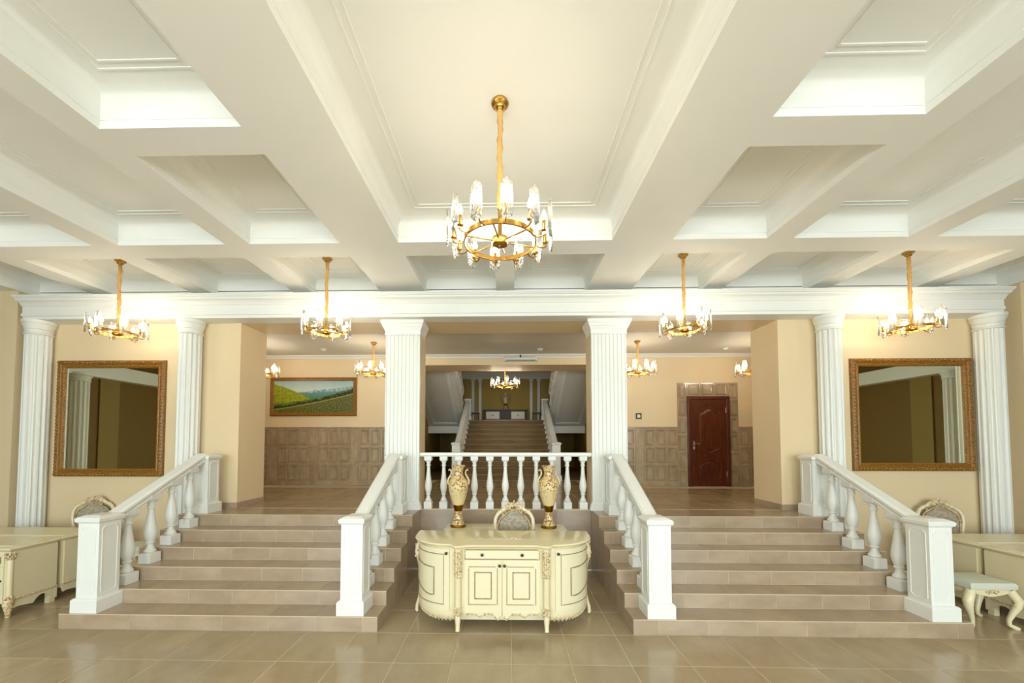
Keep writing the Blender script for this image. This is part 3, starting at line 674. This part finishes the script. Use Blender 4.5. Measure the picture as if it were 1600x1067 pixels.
# --- chair
OUT = [(.17, .50), (.20, .60), (.242, .76), (.262, .90), (.255, .99), (.225, 1.05), (.18, 1.085), (.14, 1.11), (.10, 1.14), (.05, 1.165), (0, 1.172)]
def chair_proto(label, loc, rz):
    t = thing('chair', label, 'chair', loc, rz)
    tilt = lambda z: .20 + .12 * (z - .48)
    pts = [(x, tilt(z), z) for x, z in OUT] + [(-x, tilt(z), z) for x, z in OUT[-2::-1]]
    fr = obj('back_frame', MB().tube(pts, .026, 10), M['cream'], t, 60)
    inn = [(x*.80, .50 + (z - .50)*.90) for x, z in OUT]; pl = inn + [(-x, z) for x, z in inn[-2::-1]]
    m = MB(); m.loops([[(x, tilt(z) - .012, z) for x, z in pl], [(x*.93, tilt(z) - .035, .53 + (z-.53)*.97) for x, z in pl]]); n = len(pl)
    m.add([(x*.93, tilt(z) - .035, .53 + (z-.53)*.97) for x, z in pl], [tuple(range(n))]); m.add([(x, tilt(z) + .012, z) for x, z in pl], [tuple(range(n))[::-1]])
    obj('back_panel', m, M['damask'], t, 50)
    lp = [(x*1.03, tilt(z) - .022, z + .003) for x, z in pl]
    obj('inner_moulding', MB().tube(lp, .010, 6), M['carved'], fr, 60)
    c = MB()
    for s in (-1, 1):
        c.tube([(0, tilt(1.2) - .01, 1.165), (s*.03, tilt(1.2) - .02, 1.20), (s*.075, tilt(1.2) - .015, 1.195), (s*.12, tilt(1.17), 1.155), (s*.15, tilt(1.13), 1.115), (s*.135, tilt(1.13) - .012, 1.10)], [.016, .015, .014, .012, .010, .008], 7)
        c.tube([(s*.02, tilt(1.2) - .02, 1.15), (s*.05, tilt(1.2) - .028, 1.165), (s*.08, tilt(1.2) - .024, 1.15), (s*.07, tilt(1.2) - .024, 1.13)], .009, 6)
        c.tube([(s*.17, tilt(1.1) - .01, 1.10), (s*.205, tilt(1.1), 1.095), (s*.235, tilt(1.06), 1.055)], [.012, .016, .010], 7)
    carving(c, [(0, tilt(1.2) - .02, 1.205), (.022, tilt(1.2) - .02, 1.195), (-.022, tilt(1.2) - .02, 1.195), (0, tilt(1.2) - .03, 1.18), (.012, tilt(1.2) - .03, 1.165), (-.012, tilt(1.2) - .03, 1.165), (0, tilt(1.2) - .015, 1.225)], .013)
    for k in range(46):
        u = random.uniform(-1, 1); x = u * .17; top = 1.20 - .10 * abs(u) ** 1.6; bot = 1.115 - .075 * abs(u) ** 1.5
        z = random.uniform(bot, top); c.blob((x, tilt(z) - .018 - random.uniform(0, .012), z), (random.uniform(.007, .013), .009, random.uniform(.007, .014)), 6, 4)
    obj('crest_carving', c, M['carved'], fr, 60)
    obj('seat', MB().loops([[(-.24, -.21, z), (.24, -.21, z), (.21, .22, z), (-.21, .22, z)] if not e else [(-.24+e, -.21+e, z), (.24-e, -.21+e, z), (.21-e, .22-e, z), (-.21+e, .22-e, z)] for e, z in ((.01, .42), (0, .44), (0, .465), (.02, .485), (.06, .495))], caps=True), M['damask'], t, 50)
    obj('seat_rail', MB().loops([[(-.25, -.22, z), (.25, -.22, z), (.22, .23, z), (-.22, .23, z)] for z in (.36, .42)], caps=True), M['cream'], t)
    for x, y in ((-.22, -.19), (.22, -.19), (-.19, .20), (.19, .20)): obj('leg', cabriole(.37, x, y), M['cream'], t, 60, loc=(x, y, 0))
    for s in (-1, 1): obj('back_stile', MB().tube([(s*.17, .205, .38), (s*.17, .205, .52)], .022, 8), M['cream'], t, 60)
    return t
ch = chair_proto('cream carved chair with grey damask back behind the reception counter', (.125, 5.03, 0), 0)
copy_tree(ch, None, (-6.53, 5.83, 0), R(22), 'cream carved chair behind the newel post and desks below the taller mirror').scale = (.96, .96, .96)
copy_tree(ch, None, (6.50, 5.76, 0), R(-22), 'cream carved chair behind the desks below the wider mirror').scale = (.96, .96, .96)

# --- stools
def stool(label, loc, rz, w=.46, d=.34):
    t = thing('stool', label, 'stool', loc, rz)
    def rl(e, z): return [(-w/2-e, -d/2-e, z), (w/2+e, -d/2-e, z), (w/2+e, d/2+e, z), (-w/2-e, d/2+e, z)]
    obj('cushion', MB().loops([rl(.0, .425), rl(.018, .435), rl(.022, .475), rl(.008, .50), rl(-.03, .51), rl(-.08, .515)], caps=True), M['cushion'], t, 40)
    ap = []
    for k in range(13): u = -1 + k/6; ap.append((u*w/2, .37 - .018*math.cos(u*PI*1.0) + (.0 if abs(u) < .95 else -.01)))
    m = MB().prism(ap + [(w/2, .43), (-w/2, .43)], 'Y', -d/2 + .005, -d/2 + .03); m.prism(ap + [(w/2, .43), (-w/2, .43)], 'Y', d/2 - .03, d/2 - .005)
    for s in (-1, 1): m.box(*sorted((s*(w/2 - .03), s*(w/2 - .005))), -d/2 + .02, d/2 - .02, .375, .43)
    a = obj('apron', m, M['cream'], t)
    c = MB()
    for k in range(-3, 4): c.blob((k*.013, -d/2 - .002, .395 + .012*math.cos(k*.5)), (.007, .008, .018), 6, 4)
    carving(c, [(.05, -d/2, .398), (-.05, -d/2, .398), (.065, -d/2, .405), (-.065, -d/2, .405)], .008)
    obj('shell_carving', c, M['carved'], a, 60)
    for x in (-1, 1):
        for y in (-1, 1):
            px, py = x*(w/2 - .025), y*(d/2 - .025)
            lg = obj('leg', cabriole(.42, x*1.2, y*.5, 1.6, 1.25), M['cream'], t, 60, loc=(px, py, 0))
            c = carving(MB(), [(x*.02 + random.uniform(-.012, .012), y*.02 - .02, .27 + q*.02) for q in range(7)], .010); obj('knee_carving', c, M['carved'], lg, 60)
    return t
s1 = stool('white cushioned stool with carved cabriole legs beside the balustrade post and desks', (5.335, 4.53, 0), 0)
copy_tree(s1, None, (-5.50, 5.72, 0), R(0), 'pale cushioned stool half hidden behind the balusters of the painting hall flight')

# --- reception counter (front towards -y, local origin at the middle of its front line on the floor)
def counter(loc):
    t = thing('reception_counter', 'cream lacquered bow-ended reception counter with carved gold details', 'counter', loc)
    H0, H1 = .20, .885; XC = .475; XE = .985; YE = .46
    def bow(u, e=0):       # u 0..1 from the column to the outer end
        a = u * PI/2 * .97
        return XC + .045 + (XE + e - XC - .045) * math.sin(a) ** .9, .055 - e + (YE) * (1 - math.cos(a)) * 1.02
    side = [bow(k/12) for k in range(13)]
    plan = [(-x, y) for x, y in side[::-1]] + [(-XC - .04, .05), (-XC + .05, .03), (XC - .05, .03), (XC + .04, .05)] + side + [(XE - .01, .62), (-XE + .01, .62)]
    obj('body', MB().prism(plan, 'Z', H0, H1), M['cream'], t, 30)
    # moulded top with bumps over the columns
    def tp(e, z):
        sd = [bow(k/12, .045 + e) for k in range(13)]
        q = [(-x, y) for x, y in sd[::-1]] + [(-XC - .065 - e*.3, -.03 - e), (-XC - .03, -.065 - e), (-XC + .03, -.065 - e), (-XC + .075, -.035 - e), (-XC + .13, -.02 - e), (XC - .13, -.02 - e), (XC - .075, -.035 - e), (XC - .03, -.065 - e), (XC + .03, -.065 - e), (XC + .065 + e*.3, -.03 - e)] + sd + [(XE + .05 + e, .64), (-XE - .05 - e, .64)]
        return [(x, y, z) for x, y in q]
    obj('countertop', MB().loops([tp(-.05, H1), tp(-.045, H1 + .012), tp(-.02, H1 + .022), tp(.0, H1 + .03), tp(.008, H1 + .042), tp(.0, H1 + .054), tp(-.012, H1 + .058)], caps=True), M['cream_top'], t, 35)
    def bead(m, x0, x1, z0, z1, y, n=.0155):
        for k in range(int((x1-x0)/n)): 
            for z in (z0, z1): m.box(x0 + k*n, x0 + k*n + n*.55, y - .006, y, z - .006, z + .006)
        for k in range(int((z1-z0)/n)):
            for x in (x0, x1): m.box(x - .006, x + .006, y - .006, y, z0 + k*n, z0 + k*n + n*.55)
        return m
    yf = .03
    d = obj('drawer', MB().cbox(-XC + .075, XC - .075, 0, .001, 0, 0) if False else MB().box(-XC + .07, XC - .07, yf - .016, yf, .785, .875), M['cream_light'], t)
    obj('beading', bead(MB(), -XC + .075, XC - .075, .782, .880, yf - .012), M['gold_line'], d, kind='stuff')
    kn = MB().lathe([(.006, 0), (.007, .01), (.015, .016), (.017, .024), (.012, .031), (.003, .033)], 14); kn.v = [(x, -z, y) for x, y, z in kn.v]; kn = kn.mesh('knob', M['knob'], 50)
    for x in (-.215, .215): obj('knob', kn, None, d, loc=(x, yf - .016, .83))
    for s in (-1, 1):
        a, b = sorted((s*.006, s*(XC - .07)))
        o = obj('door', MB().box(a, b, yf - .016, yf, .215, .772), M['cream_light'], t)
        obj('beading', bead(MB(), a + .045, b - .045, .30, .70, yf - .014), M['gold_line'], o, kind='stuff')
        m = MB().frame(a + .105, b - .105, .355, .645, [(0, 0), (.002, .006), (.010, .006), (.012, 0)], yf - .016); obj('panel_moulding', m, M['gold_line'], o)
        obj('knob', kn, None, o, loc=(s*.026, yf - .016, .715))
        # scalloped carved apron under each door
        z = []
        for k in range(25):
            u = k/24; x = s*(.006 + u*(XC - .076)); zz = .185 - .055*math.exp(-((u - .10)/.10)**2) - .03*math.exp(-((u - .58)/.10)**2); z.append((x, zz))
        pl = z + [(z[-1][0], .22), (z[0][0], .22)]
        ap = obj('apron', MB().prism(pl, 'Y', yf - .014, yf), M['cream'], t)
        c = MB()
        for k in range(1, 24):
            x, zz = z[k]; c.tube([(x, yf - .018, zz + .006), (x + s*.004, yf - .022, zz + .02 + .012*math.sin(k*1.3)**2)], [.007, .003], 5)
        obj('leaf_carving', c, M['carved'], ap, 60)
        # turned column with carved capital and foot
        cx = s * XC
        co = obj('column', MB().lathe([(.03, .20), (.036, .24), (.036, .56), (.04, .58), (.04, .88), (.045, .895)], 20, (cx, .015, 0)), M['cream'], t, 40)
        c = MB()
        for q in range(10):
            for a_ in range(5): 
                an = -PI/2 + (a_ - 2)*.5; c.blob((cx + .04*math.cos(an), .015 + .04*math.sin(an), .60 + q*.028), (.010, .010, .017), 6, 4)
        obj('capital_carving', c, M['carved'], co, 60); c = MB()
        for q in range(3):
            for a_ in range(5): an = -PI/2 + (a_ - 2)*.5; c.blob((cx + .037*math.cos(an), .015 + .037*math.sin(an), .20 + q*.03), (.010, .010, .02), 6, 4)
        obj('foot_carving', c, M['carved'], co, 60)
        obj('foot', MB().tube([(cx, .015, .22), (cx, .005, .16), (cx, .0, .09), (cx, -.005, .05), (cx, -.02, .025)], [.036, .034, .026, .024, .024], 10), M['cream'], t, 60)
        # bowed end door
        def srf(u, z, h=0): x, y = bow(u, h); return (s*x, y, z)
        dm = MB(); n = 14; us = [.06 + .88*k/n for k in range(n+1)]
        dm.loops([[srf(u, .22, h) for u in us] + [srf(u, .88, h) for u in us[::-1]] for h in (.001, .014)], caps=False)
        dm.strip([[srf(u, .22, .014) for u in us], [srf(u, .88, .014) for u in us]])
        bd = obj('bowed_door', dm, M['cream_light'], t, 30)
        m = MB()
        for q in range(40): m.blob(srf(.14 + .78*q/39, .285 + 0*q, .016), (.007, .007, .006), 5, 3); m.blob(srf(.14 + .78*q/39, .82, .016), (.007, .007, .006), 5, 3)
        for q in range(32): m.blob(srf(.14, .285 + .535*q/31, .016), (.006, .007, .007), 5, 3)
        obj('beading', m, M['gold_line'], bd, kind='stuff')
        lo = []
        for k in range(9): u = .30 + .60*k/8; lo.append(srf(u, .345 + .03*(1 - k/8)**6 + .13*(k/8)**1.3, .017))
        hi = []
        for k in range(9): u = .30 + .60*k/8; hi.append(srf(u, .67 + .045*(k/8) - .015*math.sin(k/8*PI), .017))
        path = lo + [srf(.915, .55, .017)] + hi[::-1] + [srf(.30, .55, .017)]
        obj('panel_moulding', MB().tube(path, .0065, 6, True), M['gold_line'], bd, 60)
        x, y = bow(.10, .014); obj('knob', kn, None, bd, loc=(s*x, y, .835))
        # lower skirt of the bowed end, curving in, with leaf carving
        sk = MB(); rows = []
        for z, e in ((.22, .010), (.18, .012), (.14, .0), (.105, -.03), (.085, -.07)): rows.append([srf(u, z - .03*(1 - u)*0, e) for u in [k/14 for k in range(15)]])
        sk.strip(rows); so_ = obj('skirt', sk, M['cream'], t, 50)
        c = MB()
        for k in range(15): u = .05 + .9*k/14; c.tube([srf(u, .10, -.028), srf(u + .01, .125, -.008), srf(u + .02, .155, .008)], [.010, .009, .003], 5)
        obj('leaf_carving', c, M['carved'], so_, 60)
        # carved scroll at the outer corner
        xo = s*(XE + .01); yo = .49
        sc2 = obj('scroll_leg', MB().tube([(xo - s*.01, yo, .87), (xo + s*.025, yo, .80), (xo + s*.03, yo, .72), (xo + s*.01, yo, .62), (xo - s*.005, yo, .45), (xo - s*.01, yo, .30), (xo + s*.005, yo, .18), (xo + s*.03, yo, .09), (xo + s*.035, yo, .035), (xo + s*.02, yo - .01, .02)], [.02, .03, .032, .022, .014, .014, .02, .022, .022, .016], 8), M['cream'], t, 60)
        c = carving(MB(), [(xo + s*(.03 + random.uniform(-.01, .02)), yo - .025 + random.uniform(-.01, .01), .66 + q*.022) for q in range(10)], .014); obj('leaf_carving', c, M['carved'], sc2, 60)
    obj('plinth', MB().box(-XE + .42, XE - .42, .17, .55, .07, .16), M['cream_light'], t)
    return t
counter((-.025, 4.155, 0))
# rear table behind the counter that carries the vases
t = thing('rear_table', 'long cream table against the tiled wall carrying the two tall vases', 'table', (0, 5.60, 0))
def slab(e, z): return [(-.875-e, -.28-e, z), (.875+e, -.28-e, z), (.875+e, .28+e, z), (-.875-e, .28+e, z)]
obj('tabletop', MB().loops([slab(-.03, RTZ-.05), slab(-.01, RTZ-.04), slab(0, RTZ-.03), slab(.005, RTZ-.015), slab(0, RTZ-.004), slab(-.008, RTZ)], caps=True), M['cream'], t, 35)
obj('apron', MB().box(-.82, .82, -.23, .23, RTZ-.15, RTZ-.05), M['cream'], t)
for x in (-.78, .78):
    for y in (-.19, .19): obj('leg', cabriole(RTZ - .14, x, y, 1.2, 1.1), M['cream'], t, 60, loc=(x, y, 0))

# --- cream side desks (origin: front inner corner on the floor; s = direction the desk extends in x)
def side_desk(label, x, y, s, D, W=1.7, H=.80, column=False):
    t = thing('side_desk', label, 'desk', (x, y, 0), 0, 'cream desks in the corners')
    X = lambda u: s*u
    a, b = sorted((X(.03), X(W - .03)))
    obj('body', MB().box(a, b, .03, D - .002, .15, H - .05), M['cream'], t)
    def tl(e, z): 
        a_, b_ = sorted((X(0 - e), X(W + e))); return [(a_, -e, z), (b_, -e, z), (b_, D - .001, z), (a_, D - .001, z)]
    obj('desktop', MB().loops([tl(-.035, H-.05), tl(-.03, H-.042), tl(-.012, H-.035), tl(0, H-.025), tl(.004, H-.014), tl(-.002, H-.003), tl(-.01, H)], caps=True), M['cream'], t, 35)
    a_, b_ = sorted((X(.10), X(W - .10))); obj('top_inlay', MB().box(a_, b_, .10, D - .08, H, H + .006), M['cream_light'], t)
    # side panel and its curved apron with a bottom moulding
    xs = sorted((X(.012), X(.034)))
    sp = obj('side_panel', MB().box(*xs, .055, D - .012, .20, H - .055), M['cream'], t)
    obj('bottom_moulding', MB().tube([(X(.008), .05, .195), (X(.008), D - .004, .195)], .012, 8), M['carved'], sp)
    pl = [(.03, .20), (D - .004, .20), (D - .004, .05), (D - .05, .055)]
    for k in range(9): u = k/8; pl.append((D - .06 - u*(D - .14)*.6, .06 + .085*math.sin(PI*min(1, u*1.15))**.8 + .02*u))
    pl += [(.10, .10), (.06, .09)]
    obj('side_apron', MB().prism(pl, 'X', *xs), M['cream'], t)
    # corner column, capital, foot
    if column:
     cl = obj('corner_column', MB().lathe([(.026, .20), (.03, .22), (.03, .66), (.026, .68)], 16, (X(.035), .035, 0)), M['cream'], t, 40)
     c = MB()
     for q in range(3):
         for k in range(8): an = k*PI/4 + q*.4; c.blob((X(.035) + (.03 + .006*q)*math.cos(an), .035 + (.03 + .006*q)*math.sin(an), .675 + q*.026), (.012, .012, .018), 6, 4)
     for k in range(8): an = k*PI/4; c.blob((X(.035) + .032*math.cos(an), .035 + .032*math.sin(an), .215), (.012, .012, .03), 6, 4)
     obj('leaf_carving', c, M['carved'], cl, 60)
     obj('foot', MB().lathe([(.02, .0), (.024, .012), (.022, .03), (.034, .09), (.046, .14), (.05, .17), (.04, .20)], 16, (X(.035), .03, 0)), M['carved'], t, 40)
    for u in (W - .05,): obj('foot', MB().lathe([(.02, .0), (.034, .09), (.05, .17)], 12, (X(u), .05, 0)), M['carved'], t, 40)
    for u in (.06, W - .06): obj('back_foot', MB().box(*sorted((X(u - .03), X(u + .03))), D - .07, D - .01, 0, .15), M['cream'], t)
    # front: drawers over doors with arched mouldings
    n = 3; wd = (W - .16)/n
    for k in range(n):
        p0, p1 = sorted((X(.08 + k*wd + .01), X(.08 + (k+1)*wd - .01)))
        o = obj('drawer', MB().box(p0, p1, .014, .03, .60, .72), M['cream_light'], t); obj('moulding', MB().frame(p0 + .03, p1 - .03, .62, .70, [(0, 0), (.002, .006), (.010, .006), (.012, 0)], .014), M['gold_line'], o)
        obj('knob', MB().blob(((p0+p1)/2, .006, .66), .014), M['knob'], o, 60)
        o = obj('door', MB().box(p0, p1, .014, .03, .20, .585), M['cream_light'], t)
        c_ = .06; q = [(p0+.05, .25+c_), (p0+.05+c_, .25), (p1-.05-c_, .25), (p1-.05, .25+c_), (p1-.05, .535-c_), (p1-.05-c_, .535), (p0+.05+c_, .535), (p0+.05, .535-c_)]
        obj('moulding', MB().tube([(u, .012, v) for u, v in q], .007, 6, True), M['gold_line'], o); obj('knob', MB().blob((p1 - .025, .006, .42), .012), M['knob'], o, 60)
    fr_ = []
    for k in range(21): u = k/20; fr_.append((X(.08 + u*(W-.16)), .13 + .04*math.cos(u*PI*6)))
    obj('front_apron', MB().prism(fr_ + [(X(W-.08), .2), (X(.08), .2)], 'Y', .015, .035), M['cream'], t)
    return t
side_desk('cream desk with drawer front and carved foot below the taller mirror', -5.765, 4.385, -1, .50, column=True)
side_desk('cream desk joined behind the drawer-fronted desk, nearer the taller mirror', -5.765, 4.895, -1, .59)
side_desk('cream desk next to the white cushioned stool', 5.735, 4.21, 1, .565)
side_desk('cream desk between the stool desk and the chair below the wider mirror', 5.735, 4.786, 1, .585)

# --- console and stands on the stair landing
t = thing('console_table', 'dark console table with two white drawers on the stair landing', 'table', (-.04, 15.45, ZL))
obj('tabletop', MB().cbox(-.90, .90, -.03, .42, .48, .52), M['dark_wood'], t); obj('carcass', MB().box(-.84, .84, .02, .40, .0, .48), M['dark_wood'], t)
for s in (-1, 1):
    a, b = sorted((s*.24, s*.78)); o = obj('drawer', MB().cbox(a, b, 0, .02, .14, .44, .004), M['cream_light'], t); obj('knob', MB().blob(((a+b)/2, -.015, .29), .025), M['knob'], o, 60)
obj('base_rail', MB().box(-.84, .84, .0, .02, .0, .11), M['cream'], t)
v = vase('brown vase on the console table of the stair landing', (-.03, 15.62, ZL + .52)); v.scale = (.85, .85, .80)
for x, lb in ((-1.24, 'small dark low stand on the landing, on the side of the painting hall'), (1.20, 'small dark low stand on the landing, on the side of the door hall')):
    t = thing('low_stand', lb, 'stand', (x, 15.2, ZL)); obj('stand_top', MB().cbox(-.17, .17, -.13, .13, .34, .38), M['dark_wood'], t)
    for i in (-1, 1):
        for j in (-1, 1): obj('leg', MB().box(i*.14 - .015, i*.14 + .015, j*.1 - .015, j*.1 + .015, 0, .34), M['dark_wood'], t)
    obj('cloth', MB().cbox(-.14, .14, -.10, .10, .38, .40), M['cushion'], t)
